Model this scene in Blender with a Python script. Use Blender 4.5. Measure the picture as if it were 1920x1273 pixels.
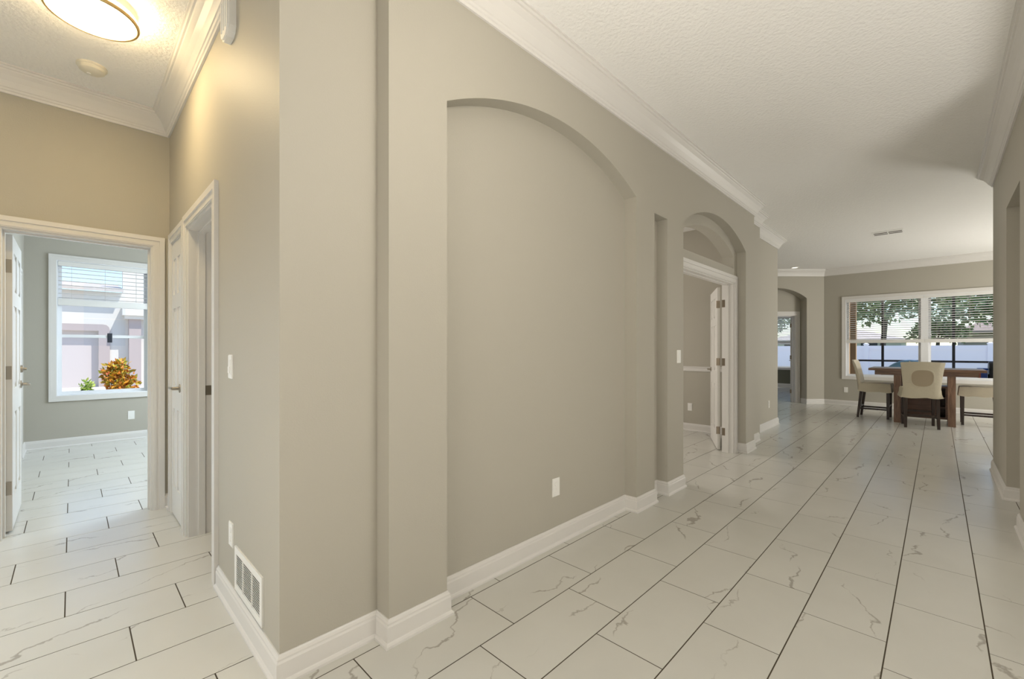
import bpy, bmesh, math, random
from mathutils import Vector, Matrix
from mathutils.geometry import tessellate_polygon

for o in list(bpy.data.objects):
    bpy.data.objects.remove(o)
SC = bpy.context.scene
COL = SC.collection
rnd = random.Random(7)

# ------------------------------------------------------------------ camera
CAM_H = 1.238
YAW = math.radians(44.54)
cam = bpy.data.cameras.new('camera')
cam.sensor_fit = 'HORIZONTAL'
cam.sensor_width = 36.0
cam.lens = 812.0 / 1920.0 * 36.0
cam.shift_y = 18.5 / 1920.0
cam.clip_start = 0.02
cam.clip_end = 400
camo = bpy.data.objects.new('camera', cam)
camo.location = (0, 0, CAM_H)
camo.rotation_euler = (math.pi / 2, 0, YAW)
COL.objects.link(camo)
SC.camera = camo

# ------------------------------------------------------------------ world, sun, lights, exposure
SC.view_settings.view_transform = 'Standard'
SC.view_settings.look = 'None'
SC.view_settings.exposure = 0.12
SC.view_settings.gamma = 1.0
SC.view_settings.use_curve_mapping = False
SC.cycles.use_denoising = True
SC.cycles.sample_clamp_indirect = 8.0
SC.cycles.adaptive_threshold = 0.05
SC.cycles.max_bounces = 8
SC.cycles.glossy_bounces = 3

SUN_VEC = Vector((0.40, 0.30, 0.86)).normalized()      # towards the sun
w = bpy.data.worlds.new('sky')
SC.world = w
w.use_nodes = True
nt = w.node_tree
bg = nt.nodes['Background']
sky = nt.nodes.new('ShaderNodeTexSky')
sky.sky_type = 'NISHITA'
sky.sun_disc = False
sky.sun_elevation = math.asin(SUN_VEC.z)
sky.sun_rotation = math.atan2(SUN_VEC.x, SUN_VEC.y)
nt.links.new(sky.outputs[0], bg.inputs[0])
bg.inputs[1].default_value = 0.21
sky.dust_density = 0.2
sky.ozone_density = 2.5

sun = bpy.data.lights.new('sun', 'SUN')
sun.energy = 4.2
sun.angle = 0.01
sun.color = (1.0, 0.96, 0.88)
suno = bpy.data.objects.new('sun', sun)
suno.rotation_euler = (-SUN_VEC).to_track_quat('-Z', 'Y').to_euler()
COL.objects.link(suno)


def area(name, loc, aim, sx, sy, power, color):
    l = bpy.data.lights.new(name, 'AREA')
    l.shape = 'RECTANGLE'
    l.size, l.size_y = sx, sy
    l.energy = power
    l.color = color
    o = bpy.data.objects.new(name, l)
    o.location = loc
    o.rotation_euler = Vector(aim).to_track_quat('-Z', 'Z').to_euler()
    COL.objects.link(o)
    return o


WARM = (1.0, 0.93, 0.80)
COOL = (0.86, 0.93, 1.0)
# unseen area lights standing in for daylight; no glazing is built at them
area('entry_daylight', (-0.75, -1.48, 0.95), (0, 1, 0.75), 1.8, 1.6, 46, (1.0, 0.955, 0.90))
area('side_room_fill', (2.30, 1.35, 0.70), (-1, 0.40, 1.5), 5.2, 1.2, 182, (1.0, 0.965, 0.91))  # fill light added to lift the ceilings and corridor wall
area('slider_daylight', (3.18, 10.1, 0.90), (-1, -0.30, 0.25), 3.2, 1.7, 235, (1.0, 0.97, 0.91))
area('study_fill', (-4.42, 4.6, 1.5), (1, 0, 0), 1.5, 1.4, 40, (1.0, 0.92, 0.84))  # fill added so the study wall reads lit; no window there
area('front_room_fill', (-6.2, 2.44, 1.7), (0, -1, -0.7), 2.4, 1.3, 160, (0.76, 0.88, 1.0))  # extra fill added for the front room floor and walls
area('hall_floor_fill', (-3.1, -1.55, 1.25), (0, 0.5, -1.3), 1.6, 1.3, 34, (0.74, 0.86, 1.0))  # cool fill added to brighten the hall floor
area('powder_room_fill', (-3.2, 1.85, 1.6), (0, -1, 0), 0.8, 0.8, 6, WARM)  # small fill added to lighten the dark doorway gap
area('far_room_fill', (-6.35, 14.2, 1.5), (1, 0, 0), 1.6, 1.4, 22, COOL)  # fill in place of daylight, set against a solid wall

# ------------------------------------------------------------------ dimensions
H = 3.048
XF, XR = -1.637, -1.735          # proud face and recessed face of the corridor wall
Y0 = 0.538                       # face of the hall side wall
XD = -4.31                       # wall at the end of the hall
XW = -7.92                       # window wall of the front room
XRT = 0.40                       # right corridor wall
YB = 12.0                        # window wall of the dining nook


# ------------------------------------------------------------------ materials
def mat(name):
    m = bpy.data.materials.new(name)
    m.use_nodes = True
    n = m.node_tree.nodes
    return m, m.node_tree, n['Principled BSDF']


def lin(r, g, b):
    f = lambda c: ((c / 255 + 0.055) / 1.055) ** 2.4 if c > 10 else c / 255 / 12.92
    return (f(r), f(g), f(b), 1)


def simple(name, col, rough=0.5, metal=0.0, spec=0.5, bump=0, bscale=200, bdist=0.001, var=0.0, vscale=6.0):
    m, t, p = mat(name)
    p.inputs['Base Color'].default_value = col
    p.inputs['Roughness'].default_value = rough
    p.inputs['Metallic'].default_value = metal
    p.inputs['Specular IOR Level'].default_value = spec
    tc = t.nodes.new('ShaderNodeTexCoord')
    if bump:
        nz = t.nodes.new('ShaderNodeTexNoise')
        nz.inputs['Scale'].default_value = bscale
        nz.inputs['Detail'].default_value = 3
        b = t.nodes.new('ShaderNodeBump')
        b.inputs['Strength'].default_value = bump
        b.inputs['Distance'].default_value = bdist
        t.links.new(tc.outputs['Object'], nz.inputs['Vector'])
        t.links.new(nz.outputs[0], b.inputs['Height'])
        t.links.new(b.outputs[0], p.inputs['Normal'])
    if var:
        nz = t.nodes.new('ShaderNodeTexNoise')
        nz.inputs['Scale'].default_value = vscale
        nz.inputs['Detail'].default_value = 4
        hs = t.nodes.new('ShaderNodeMix')
        hs.data_type = 'RGBA'
        hs.inputs[6].default_value = [c * (1 - var) for c in col[:3]] + [1]
        hs.inputs[7].default_value = [min(1, c * (1 + var)) for c in col[:3]] + [1]
        t.links.new(tc.outputs['Object'], nz.inputs['Vector'])
        t.links.new(nz.outputs[0], hs.inputs[0])
        t.links.new(hs.outputs[2], p.inputs['Base Color'])
    return m


def wood(name, c1, c2, rough=0.4, axis='X', scale=9.0):
    m, t, p = mat(name)
    tc = t.nodes.new('ShaderNodeTexCoord')
    mp = t.nodes.new('ShaderNodeMapping')
    s = {'X': (0.12, 1, 1), 'Y': (1, 0.12, 1), 'Z': (1, 1, 0.12)}[axis]
    mp.inputs['Scale'].default_value = s
    nz = t.nodes.new('ShaderNodeTexNoise')
    nz.inputs['Scale'].default_value = scale * 3
    nz.inputs['Detail'].default_value = 5
    nz.inputs['Distortion'].default_value = 1.2
    r = t.nodes.new('ShaderNodeValToRGB')
    r.color_ramp.elements[0].color, r.color_ramp.elements[0].position = c1, 0.3
    r.color_ramp.elements[1].color, r.color_ramp.elements[1].position = c2, 0.7
    t.links.new(tc.outputs['Object'], mp.inputs[0])
    t.links.new(mp.outputs[0], nz.inputs['Vector'])
    t.links.new(nz.outputs[0], r.inputs[0])
    t.links.new(r.outputs[0], p.inputs['Base Color'])
    p.inputs['Roughness'].default_value = rough
    return m


M = {}
M['wall'] = simple('greige_wall_paint', (0.455, 0.43, 0.365, 1), 0.55, spec=0.22, bump=0.3, bscale=140, bdist=0.0015)
M['ceiling'] = simple('knockdown_ceiling', (0.88, 0.87, 0.84, 1), 0.8, spec=0.2, bump=0.7, bscale=48, bdist=0.010)
M['trim'] = simple('white_trim_paint', (0.72, 0.70, 0.665, 1), 0.32, spec=0.45)
M['door'] = simple('white_door_paint', (0.74, 0.725, 0.69, 1), 0.35, spec=0.45)
M['grout'] = simple('dark_grout', (0.085, 0.07, 0.05, 1), 0.9, spec=0.1)
M['plastic'] = simple('white_plastic', (0.85, 0.84, 0.80, 1), 0.35)
M['plastic_dark'] = simple('slot_grey', (0.12, 0.11, 0.10, 1), 0.6)
M['duct'] = simple('duct_grey', (0.42, 0.40, 0.36, 1), 0.7)
M['nickel'] = simple('satin_nickel', (0.42, 0.38, 0.32, 1), 0.35, metal=1.0)
M['hinge'] = simple('dull_hinge_metal', (0.30, 0.25, 0.19, 1), 0.42, metal=0.9)
M['brass'] = simple('gold_ring', (0.62, 0.44, 0.20, 1), 0.35, metal=0.9)
M['frame'] = simple('white_vinyl', (0.82, 0.83, 0.84, 1), 0.35)
M['slat'] = simple('blind_slat', (0.78, 0.77, 0.74, 1), 0.45)
M['cord'] = simple('blind_cord', (0.6, 0.58, 0.54, 1), 0.7)
M['bronze'] = simple('bronze_aluminium', (0.04, 0.038, 0.04, 1), 0.5)
M['fence'] = simple('white_vinyl_fence', (0.92, 0.90, 0.97, 1), 0.45)
M['stucco'] = simple('cream_stucco', (0.75, 0.72, 0.67, 1), 0.9, spec=0.1, bump=0.3, bscale=60, bdist=0.004)
M['stucco_tan'] = simple('tan_stucco', (0.50, 0.34, 0.20, 1), 0.9, spec=0.1, bump=0.3, bscale=60, bdist=0.004)
M['stucco_rose'] = simple('rosy_stucco', (0.50, 0.43, 0.415, 1), 0.9, spec=0.1, bump=0.3, bscale=60, bdist=0.004)
M['garage'] = simple('garage_door_paint', (0.63, 0.57, 0.555, 1), 0.5)
M['roof'] = simple('roof_tile', (0.42, 0.33, 0.30, 1), 0.85, var=0.25, vscale=3)
M['roof_pale'] = simple('pale_roof_tile', (0.62, 0.55, 0.50, 1), 0.85, var=0.2, vscale=3)
M['concrete'] = simple('pale_concrete', (0.62, 0.60, 0.56, 1), 0.9, spec=0.1, var=0.06, vscale=3)
M['lawn'] = simple('lawn', (0.14, 0.19, 0.07, 1), 0.95, spec=0.05, var=0.3, vscale=8)
M['bark'] = simple('bark', (0.10, 0.08, 0.065, 1), 0.9, var=0.3, vscale=12)
M['backlit'] = simple('backlit_wall_shade', (0.13, 0.13, 0.09, 1), 0.6)  # backlit shade of the wall below the window, put into the colour
M['slip'] = simple('cream_slipcover', (0.72, 0.66, 0.53, 1), 0.85, spec=0.1, bump=0.35, bscale=26, bdist=0.012, var=0.05, vscale=8)
M['slip_patch'] = simple('tan_linen', (0.50, 0.42, 0.31, 1), 0.9, spec=0.1, bump=0.3, bscale=300)
M['espresso'] = wood('espresso_wood', (0.018, 0.010, 0.008, 1), (0.05, 0.028, 0.020, 1), 0.35, 'Z')
M['tablewood'] = wood('brown_table_wood', (0.13, 0.065, 0.038, 1), (0.25, 0.14, 0.085, 1), 0.33, 'X')
M['tablelegwood'] = wood('brown_leg_wood', (0.15, 0.08, 0.05, 1), (0.29, 0.17, 0.11, 1), 0.4, 'Z')
M['basewood'] = wood('dark_base_wood', (0.07, 0.035, 0.022, 1), (0.14, 0.075, 0.05, 1), 0.45, 'X')
M['blue'] = simple('blue_plastic', (0.04, 0.10, 0.42, 1), 0.4)
M['red'] = simple('red_plastic', (0.45, 0.12, 0.08, 1), 0.4)
M['black'] = simple('black_enamel', (0.012, 0.012, 0.015, 1), 0.45)
M['skyblue'] = simple('pale_blue_vinyl', (0.22, 0.50, 0.80, 1), 0.35)
M['slate'] = simple('dark_glass_frame', (0.03, 0.035, 0.05, 1), 0.3)


def glass_mat():
    m, t, p = mat('window_glass')
    t.nodes.remove(p)
    out = t.nodes['Material Output']
    tr = t.nodes.new('ShaderNodeBsdfTransparent')
    tr.inputs[0].default_value = (0.97, 0.985, 1, 1)
    gl = t.nodes.new('ShaderNodeBsdfGlossy')
    gl.inputs['Roughness'].default_value = 0.02
    fr = t.nodes.new('ShaderNodeFresnel')
    fr.inputs[0].default_value = 1.35
    mx = t.nodes.new('ShaderNodeMixShader')
    t.links.new(fr.outputs[0], mx.inputs[0])
    t.links.new(tr.outputs[0], mx.inputs[1])
    t.links.new(gl.outputs[0], mx.inputs[2])
    t.links.new(mx.outputs[0], out.inputs[0])
    return m


M['glass'] = glass_mat()


def lamp_mat(name, col, s):
    m, t, p = mat(name)
    p.inputs['Base Color'].default_value = (0.9, 0.88, 0.82, 1)
    p.inputs['Emission Color'].default_value = col
    p.inputs['Emission Strength'].default_value = s
    return m


M['diffuser'] = lamp_mat('lamp_diffuser', (1.0, 0.76, 0.41, 1), 42.0)
M['globe'] = lamp_mat('added_globe_glow', (1.0, 0.92, 0.80, 1), 34.0)
M['downlight'] = lamp_mat('downlight_lens', (1.0, 0.9, 0.75, 1), 1.2)


def tile_mat():
    m, t, p = mat('marble_look_porcelain')
    L = t.links.new
    N = t.nodes.new
    tc = N('ShaderNodeTexCoord')
    oi = N('ShaderNodeObjectInfo')
    mul = N('ShaderNodeMath'); mul.operation = 'MULTIPLY'; mul.inputs[1].default_value = 37.0
    L(oi.outputs['Random'], mul.inputs[0])
    rot = N('ShaderNodeVectorRotate'); rot.rotation_type = 'Z_AXIS'
    a = N('ShaderNodeMath'); a.operation = 'MULTIPLY_ADD'; a.inputs[1].default_value = 1.1; a.inputs[2].default_value = -0.2
    L(oi.outputs['Random'], a.inputs[0])
    L(tc.outputs['Object'], rot.inputs['Vector']); L(a.outputs[0], rot.inputs['Angle'])
    add = N('ShaderNodeVectorMath'); add.operation = 'ADD'
    cmb = N('ShaderNodeCombineXYZ')
    L(mul.outputs[0], cmb.inputs[0]); L(mul.outputs[0], cmb.inputs[1]); L(mul.outputs[0], cmb.inputs[2])
    L(rot.outputs[0], add.inputs[0]); L(cmb.outputs[0], add.inputs[1])
    # veins: wandering diagonal lines whose width swells and fades
    nm = N('ShaderNodeTexNoise'); nm.inputs['Scale'].default_value = 3.4; nm.inputs['Detail'].default_value = 2.0
    L(add.outputs[0], nm.inputs['Vector'])
    r2 = N('ShaderNodeMapRange'); r2.inputs[1].default_value = 0.45; r2.inputs[2].default_value = 0.74
    r2.inputs[3].default_value = 0.0; r2.inputs[4].default_value = 0.034
    L(nm.outputs[0], r2.inputs[0])
    n1 = N('ShaderNodeTexNoise'); n1.inputs['Scale'].default_value = 3.2; n1.inputs['Detail'].default_value = 6.0
    n1.inputs['Roughness'].default_value = 0.56
    L(add.outputs[0], n1.inputs['Vector'])
    sx = N('ShaderNodeSeparateXYZ'); L(rot.outputs[0], sx.inputs[0])
    ph_ = N('ShaderNodeMath'); ph_.operation = 'MULTIPLY_ADD'; ph_.inputs[1].default_value = 2.3
    L(sx.outputs[0], ph_.inputs[0]); L(mul.outputs[0], ph_.inputs[2])
    ph2 = N('ShaderNodeMath'); ph2.operation = 'MULTIPLY_ADD'; ph2.inputs[1].default_value = 1.15
    L(sx.outputs[1], ph2.inputs[0]); L(ph_.outputs[0], ph2.inputs[2])
    ph3 = N('ShaderNodeMath'); ph3.operation = 'MULTIPLY_ADD'; ph3.inputs[1].default_value = 0.95
    L(n1.outputs[0], ph3.inputs[0]); L(ph2.outputs[0], ph3.inputs[2])
    frc = N('ShaderNodeMath'); frc.operation = 'FRACT'; L(ph3.outputs[0], frc.inputs[0])
    sb = N('ShaderNodeMath'); sb.operation = 'SUBTRACT'; sb.inputs[1].default_value = 0.5
    L(frc.outputs[0], sb.inputs[0])
    ab = N('ShaderNodeMath'); ab.operation = 'ABSOLUTE'; L(sb.outputs[0], ab.inputs[0])
    df = N('ShaderNodeMath'); df.operation = 'SUBTRACT'; L(r2.outputs[0], df.inputs[0]); L(ab.outputs[0], df.inputs[1])
    r1 = N('ShaderNodeMapRange'); r1.inputs[1].default_value = -0.006; r1.inputs[2].default_value = 0.012
    L(df.outputs[0], r1.inputs[0])
    fade = N('ShaderNodeMapRange'); fade.inputs[1].default_value = 0.0; fade.inputs[2].default_value = 0.008
    L(r2.outputs[0], fade.inputs[0])
    vm = N('ShaderNodeMath'); vm.operation = 'MULTIPLY'
    L(r1.outputs[0], vm.inputs[0]); L(fade.outputs[0], vm.inputs[1])
    vs = N('ShaderNodeMath'); vs.operation = 'MULTIPLY'; vs.inputs[1].default_value = 0.6
    L(vm.outputs[0], vs.inputs[0])
    # broad soft clouding
    nc = N('ShaderNodeTexNoise'); nc.inputs['Scale'].default_value = 3.0; nc.inputs['Detail'].default_value = 3
    L(add.outputs[0], nc.inputs['Vector'])
    base = N('ShaderNodeMix'); base.data_type = 'RGBA'
    base.inputs[6].default_value = (0.60, 0.59, 0.54, 1); base.inputs[7].default_value = (0.68, 0.67, 0.62, 1)
    L(nc.outputs[0], base.inputs[0])
    mix = N('ShaderNodeMix'); mix.data_type = 'RGBA'
    mix.inputs[7].default_value = (0.25, 0.215, 0.175, 1)
    L(vs.outputs[0], mix.inputs[0]); L(base.outputs[2], mix.inputs[6])
    L(mix.outputs[2], p.inputs['Base Color'])
    p.inputs['Roughness'].default_value = 0.22
    p.inputs['Specular IOR Level'].default_value = 0.5
    return m


M['tile'] = tile_mat()


def leaf_mat(name, cols):
    m, t, p = mat(name)
    g = t.nodes.new('ShaderNodeNewGeometry')
    r = t.nodes.new('ShaderNodeValToRGB')
    r.color_ramp.interpolation = 'LINEAR'
    els = r.color_ramp.elements
    els[0].color, els[0].position = cols[0], 0
    els[1].color, els[1].position = cols[-1], 1
    for i, c in enumerate(cols[1:-1], 1):
        e = els.new(i / (len(cols) - 1)); e.color = c
    t.links.new(g.outputs['Random Per Island'], r.inputs[0])
    t.links.new(r.outputs[0], p.inputs['Base Color'])
    p.inputs['Roughness'].default_value = 0.5
    return m


M['leaf_tree'] = leaf_mat('tree_leaves', [(0.05, 0.10, 0.03, 1), (0.14, 0.23, 0.08, 1), (0.27, 0.35, 0.15, 1)])
M['leaf_croton'] = leaf_mat('croton_leaves', [(0.50, 0.10, 0.02, 1), (0.75, 0.30, 0.03, 1), (0.75, 0.55, 0.05, 1), (0.40, 0.42, 0.06, 1), (0.60, 0.20, 0.03, 1)])
M['leaf_lime'] = leaf_mat('lime_leaves', [(0.20, 0.35, 0.04, 1), (0.40, 0.55, 0.08, 1), (0.62, 0.68, 0.20, 1)])


# ------------------------------------------------------------------ builders
class MB:
    def __init__(self):
        self.v, self.f = [], []

    def add(self, vs, fs):
        k = len(self.v)
        self.v += [tuple(p) for p in vs]
        self.f += [tuple(i + k for i in f) for f in fs]
        return self

    def box(self, x0, y0, z0, x1, y1, z1, b=0.0):
        x0, x1 = min(x0, x1), max(x0, x1); y0, y1 = min(y0, y1), max(y0, y1); z0, z1 = min(z0, z1), max(z0, z1)
        if not b:
            vs = [(x0, y0, z0), (x1, y0, z0), (x1, y1, z0), (x0, y1, z0), (x0, y0, z1), (x1, y0, z1), (x1, y1, z1), (x0, y1, z1)]
            return self.add(vs, [(0, 3, 2, 1), (4, 5, 6, 7), (0, 1, 5, 4), (1, 2, 6, 5), (2, 3, 7, 6), (3, 0, 4, 7)])
        bm = bmesh.new()
        bmesh.ops.create_cube(bm, size=1)
        for v in bm.verts:
            v.co = Vector(((x0 + x1) / 2 + v.co.x * (x1 - x0), (y0 + y1) / 2 + v.co.y * (y1 - y0), (z0 + z1) / 2 + v.co.z * (z1 - z0)))
        bmesh.ops.bevel(bm, geom=list(bm.edges), offset=b, segments=2, profile=0.6, affect='EDGES')
        bm.verts.index_update()
        self.add([v.co[:] for v in bm.verts], [[v.index for v in f.verts] for f in bm.faces])
        bm.free()
        return self

    def prism(self, loops, fn, w0, w1):
        """loops of (s, t): the first is the outline, the others are holes; fn(s, t, w) -> world"""
        flat = [p for l in loops for p in l]
        tris = tessellate_polygon([[Vector((p[0], p[1], 0)) for p in l] for l in loops])
        n = len(flat)
        vs = [fn(p[0], p[1], w0) for p in flat] + [fn(p[0], p[1], w1) for p in flat]
        fs = [tuple(t) for t in tris] + [tuple(i + n for i in reversed(t)) for t in tris]
        k = 0
        for l in loops:
            m = len(l)
            for i in range(m):
                a, b = k + i, k + (i + 1) % m
                fs.append((a, b, b + n, a + n))
            k += m
        return self.add(vs, fs)

    def sweep(self, path, profile, z=0.0, closed=False):
        """profile (out, up) carried along a plan path; out is to the right of travel, corners mitred"""
        P = [Vector(p) for p in path]
        n = len(P)
        rings = []
        for i in range(n):
            dirs = []
            if i > 0 or closed: dirs.append((P[i] - P[i - 1]).normalized())
            if i < n - 1 or closed: dirs.append((P[(i + 1) % n] - P[i]).normalized())
            ns = [Vector((d.y, -d.x)) for d in dirs]
            if len(ns) == 2:
                m = ns[0] + ns[1]
                m = m / max(1e-6, m.dot(ns[0]))
            else:
                m = ns[0]
            rings.append([(P[i].x + m.x * o, P[i].y + m.y * o, z + u) for o, u in profile])
        k = len(profile)
        vs = [p for r in rings for p in r]
        fs = []
        for i in range(n - 1 if not closed else n):
            j = (i + 1) % n
            for q in range(k):
                q2 = (q + 1) % k
                fs.append((i * k + q, i * k + q2, j * k + q2, j * k + q))
        if not closed:
            fs.append(tuple(range(k))); fs.append(tuple((n - 1) * k + q for q in reversed(range(k))))
        return self.add(vs, fs)

    def lathe(self, prof, c=(0, 0, 0), ax='Z', seg=32):
        """prof of (radius, height)"""
        k = len(prof)
        vs = []
        for i in range(seg):
            a = 2 * math.pi * i / seg
            for r, h in prof:
                p = (r * math.cos(a), r * math.sin(a), h)
                if ax == 'Y': p = (p[0], p[2], p[1])
                if ax == 'X': p = (p[2], p[0], p[1])
                vs.append((c[0] + p[0], c[1] + p[1], c[2] + p[2]))
        fs = []
        for i in range(seg):
            j = (i + 1) % seg
            for q in range(k - 1):
                fs.append((i * k + q, j * k + q, j * k + q + 1, i * k + q + 1))
        fs.append(tuple(i * k for i in reversed(range(seg))))
        fs.append(tuple(i * k + k - 1 for i in range(seg)))
        return self.add(vs, fs)

    def bar(self, p, q, a, b=None, up=(0, 0, 1)):
        """tapered square bar from p (half width a) to q (half width b)"""
        b = a if b is None else b
        p, q = Vector(p), Vector(q)
        d = (q - p).normalized()
        u = Vector(up)
        if abs(d.dot(u)) > 0.95: u = Vector((1, 0, 0))
        s = d.cross(u).normalized(); t = s.cross(d).normalized()
        vs = [p + s * i * a + t * j * a for i, j in ((-1, -1), (1, -1), (1, 1), (-1, 1))] + [q + s * i * b + t * j * b for i, j in ((-1, -1), (1, -1), (1, 1), (-1, 1))]
        return self.add(vs, [(3, 2, 1, 0), (4, 5, 6, 7), (0, 1, 5, 4), (1, 2, 6, 5), (2, 3, 7, 6), (3, 0, 4, 7)])

    def tube(self, p, q, r, r2=None, seg=12):
        r2 = r if r2 is None else r2
        p, q = Vector(p), Vector(q)
        d = (q - p).normalized()
        u = Vector((0, 0, 1)) if abs(d.z) < 0.9 else Vector((1, 0, 0))
        s = d.cross(u).normalized(); t = s.cross(d)
        vs = []
        for i in range(seg):
            a = 2 * math.pi * i / seg
            o = s * math.cos(a) + t * math.sin(a)
            vs += [p + o * r, q + o * r2]
        fs = [(2 * i, 2 * ((i + 1) % seg), 2 * ((i + 1) % seg) + 1, 2 * i + 1) for i in range(seg)]
        fs.append(tuple(2 * i for i in reversed(range(seg)))); fs.append(tuple(2 * i + 1 for i in range(seg)))
        return self.add(vs, fs)

    def build(self, name, m, parent=None, smooth=False, fix=True, sub=0):
        me = bpy.data.meshes.new(name)
        off = Vector((0, 0, 0))
        if parent is not None and parent.get('_world'):
            off = Vector(parent['_world'])
        me.from_pydata([tuple(Vector(p) - off) for p in self.v], [], self.f)
        if fix:
            bm = bmesh.new(); bm.from_mesh(me)
            bmesh.ops.recalc_face_normals(bm, faces=bm.faces)
            bm.to_mesh(me); bm.free()
        me.materials.append(m if not isinstance(m, str) else M[m])
        if smooth:
            me.polygons.foreach_set('use_smooth', [True] * len(me.polygons))
            if smooth != 'all':
                me.set_sharp_from_angle(angle=math.radians(40))
        o = bpy.data.objects.new(name, me)
        COL.objects.link(o)
        if parent is not None:
            o.parent = parent
        if sub:
            md = o.modifiers.new('subdivision', 'SUBSURF'); md.levels = sub; md.render_levels = sub
        return o


def tag(o, label=None, cat=None, group=None, kind=None):
    if label: o['label'] = label
    if cat: o['category'] = cat
    if group: o['group'] = group
    if kind: o['kind'] = kind
    return o


def thing(name, label, cat, loc=(0, 0, 0), rz=0.0, group=None, world=False, kind=None):
    """Empty at the base of a thing; world=True: parts are given in world coordinates"""
    o = bpy.data.objects.new(name, None)
    o.empty_display_size = 0.1
    o.location = loc
    o.rotation_euler = (0, 0, rz)
    COL.objects.link(o)
    if world: o['_world'] = list(loc)
    return tag(o, label, cat, group, kind)


def struct(name, mb, m, label, cat):
    return tag(mb.build(name, m), label, cat, None, 'structure')


def arc(c, half, spring, rise, n=28, rev=False):
    """points over an arch from c-half to c+half"""
    R = (half * half + rise * rise) / (2 * rise)
    a0 = math.asin(half / R)
    pts = [(c + R * math.sin(-a0 + 2 * a0 * i / n), spring + rise - R + R * math.cos(-a0 + 2 * a0 * i / n)) for i in range(n + 1)]
    return pts[::-1] if rev else pts


fx = lambda s, t, w: (w, s, t)      # wall whose plane is x = w, s along y
fy = lambda s, t, w: (s, w, t)      # wall whose plane is y = w, s along x
Z0, Z1 = -0.02, H + 0.03

# ------------------------------------------------------------------ floor: slab and tiles
floor = struct('floor', MB().box(-8.2, -1.9, -0.16, 3.5, 12.2, -0.001).box(-6.6, 12.2, -0.16, -1.85, 16.7, -0.001), 'grout',
               'marble look tile floor with thin dark grout lines', 'floor')
TW, TL, GAP = 0.3025, 0.61, 0.0048
me = bpy.data.meshes.new('tile')
hx, hy, c = TW / 2 - GAP / 2, TL / 2 - GAP / 2, 0.0005
me.from_pydata([(-hx, -hy, -0.008), (hx, -hy, -0.008), (hx, hy, -0.008), (-hx, hy, -0.008),
                (-hx, -hy, -c), (hx, -hy, -c), (hx, hy, -c), (-hx, hy, -c),
                (-hx + c, -hy + c, 0), (hx - c, -hy + c, 0), (hx - c, hy - c, 0), (-hx + c, hy - c, 0)], [],
               [(8, 9, 10, 11), (4, 5, 9, 8), (5, 6, 10, 9), (6, 7, 11, 10), (7, 4, 8, 11), (0, 1, 5, 4), (1, 2, 6, 5), (2, 3, 7, 6), (3, 0, 4, 7)])
me.materials.append(M['tile'])
SEGS = [((XR, Y0), (XR, 3.9)), ((XD, Y0), (XR, Y0)), ((XF, 0.93), (XF, 3.87)), ((XF, 5.64), (XF, 5.97)), ((-1.744, 5.97), (-1.744, 6.55)), ((-1.9, 6.55), (-1.9, 8.22)),
        ((XD, -1.6), (XD, -0.41)), ((XD, 0.44), (XD, Y0)), ((XRT, -1.6), (XRT, 6.6)), ((-8.1, YB), (-2.9, YB)), ((-1.85, YB), (3.2, YB)), ((-4.4, 6.62), (-1.87, 6.62)),
        ((-8, -0.41), (-4.4, -0.41))]


def crosses(p, q, a, b):
    f = lambda u, v, t: (v[0] - u[0]) * (t[1] - u[1]) - (v[1] - u[1]) * (t[0] - u[0])
    return f(p, q, a) * f(p, q, b) < 0 and f(a, b, p) * f(a, b, q) < 0


def seen(x, y):
    d = -math.sin(YAW) * x + math.cos(YAW) * y
    s = math.cos(YAW) * x + math.sin(YAW) * y
    if d < 0.3: return 0
    u, v = 960 + 812 * s / d, 655 + 812 * CAM_H / d
    if not (-6 < u < 1926 and v < 1285): return 0
    for a, b in SEGS:
        if crosses((0, 0), (x, y), a, b): return 0
    return 1 / (d * d)


near, rest = [], []
for k in range(-11, 27):
    xc = -0.155 - TW * (k + 0.5)
    off = (0.587 + 0.2033 * k) % TL
    for j in range(-4, 29):
        yc = off + TL * j + TL / 2
        inside = (-8.1 < xc < 3.4 and -1.8 < yc < 12.1) or (-6.5 < xc < -1.95 and 12.1 <= yc < 16.6)
        if not inside: continue
        vis = max(seen(xc + a * hx * .97, yc + b * hy * .97) for a in (-1, 0, 1) for b in (-1, 0, 1))
        (near if vis > 0 else rest).append((vis, xc, yc))
near.sort(reverse=True)
rest += near[300:]
for _, x, y in near[:300]:
    o = bpy.data.objects.new('tile', me)
    o.location = (x, y, 0); o.parent = floor
    COL.objects.link(o)
mb = MB()
for _, x, y in rest:
    mb.add([(x - hx, y - hy, -0.002), (x + hx, y - hy, -0.002), (x + hx, y + hy, -0.002), (x - hx, y + hy, -0.002),
            (x - hx, y - hy, 0), (x + hx, y - hy, 0), (x + hx, y + hy, 0), (x - hx, y + hy, 0)],
           [(4, 5, 6, 7), (0, 1, 5, 4), (1, 2, 6, 5), (2, 3, 7, 6), (3, 0, 4, 7)])
tag(mb.build('remaining_tiles', 'tile', floor, fix=False), kind='stuff')

# ------------------------------------------------------------------ ceiling
struct('ceiling', MB().box(-8.2, -1.9, H, 3.5, 12.2, H + 0.12).box(-6.6, 12.2, H, -1.85, 16.7, H + 0.12), 'ceiling',
       'white knockdown textured ceiling', 'ceiling')

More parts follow.
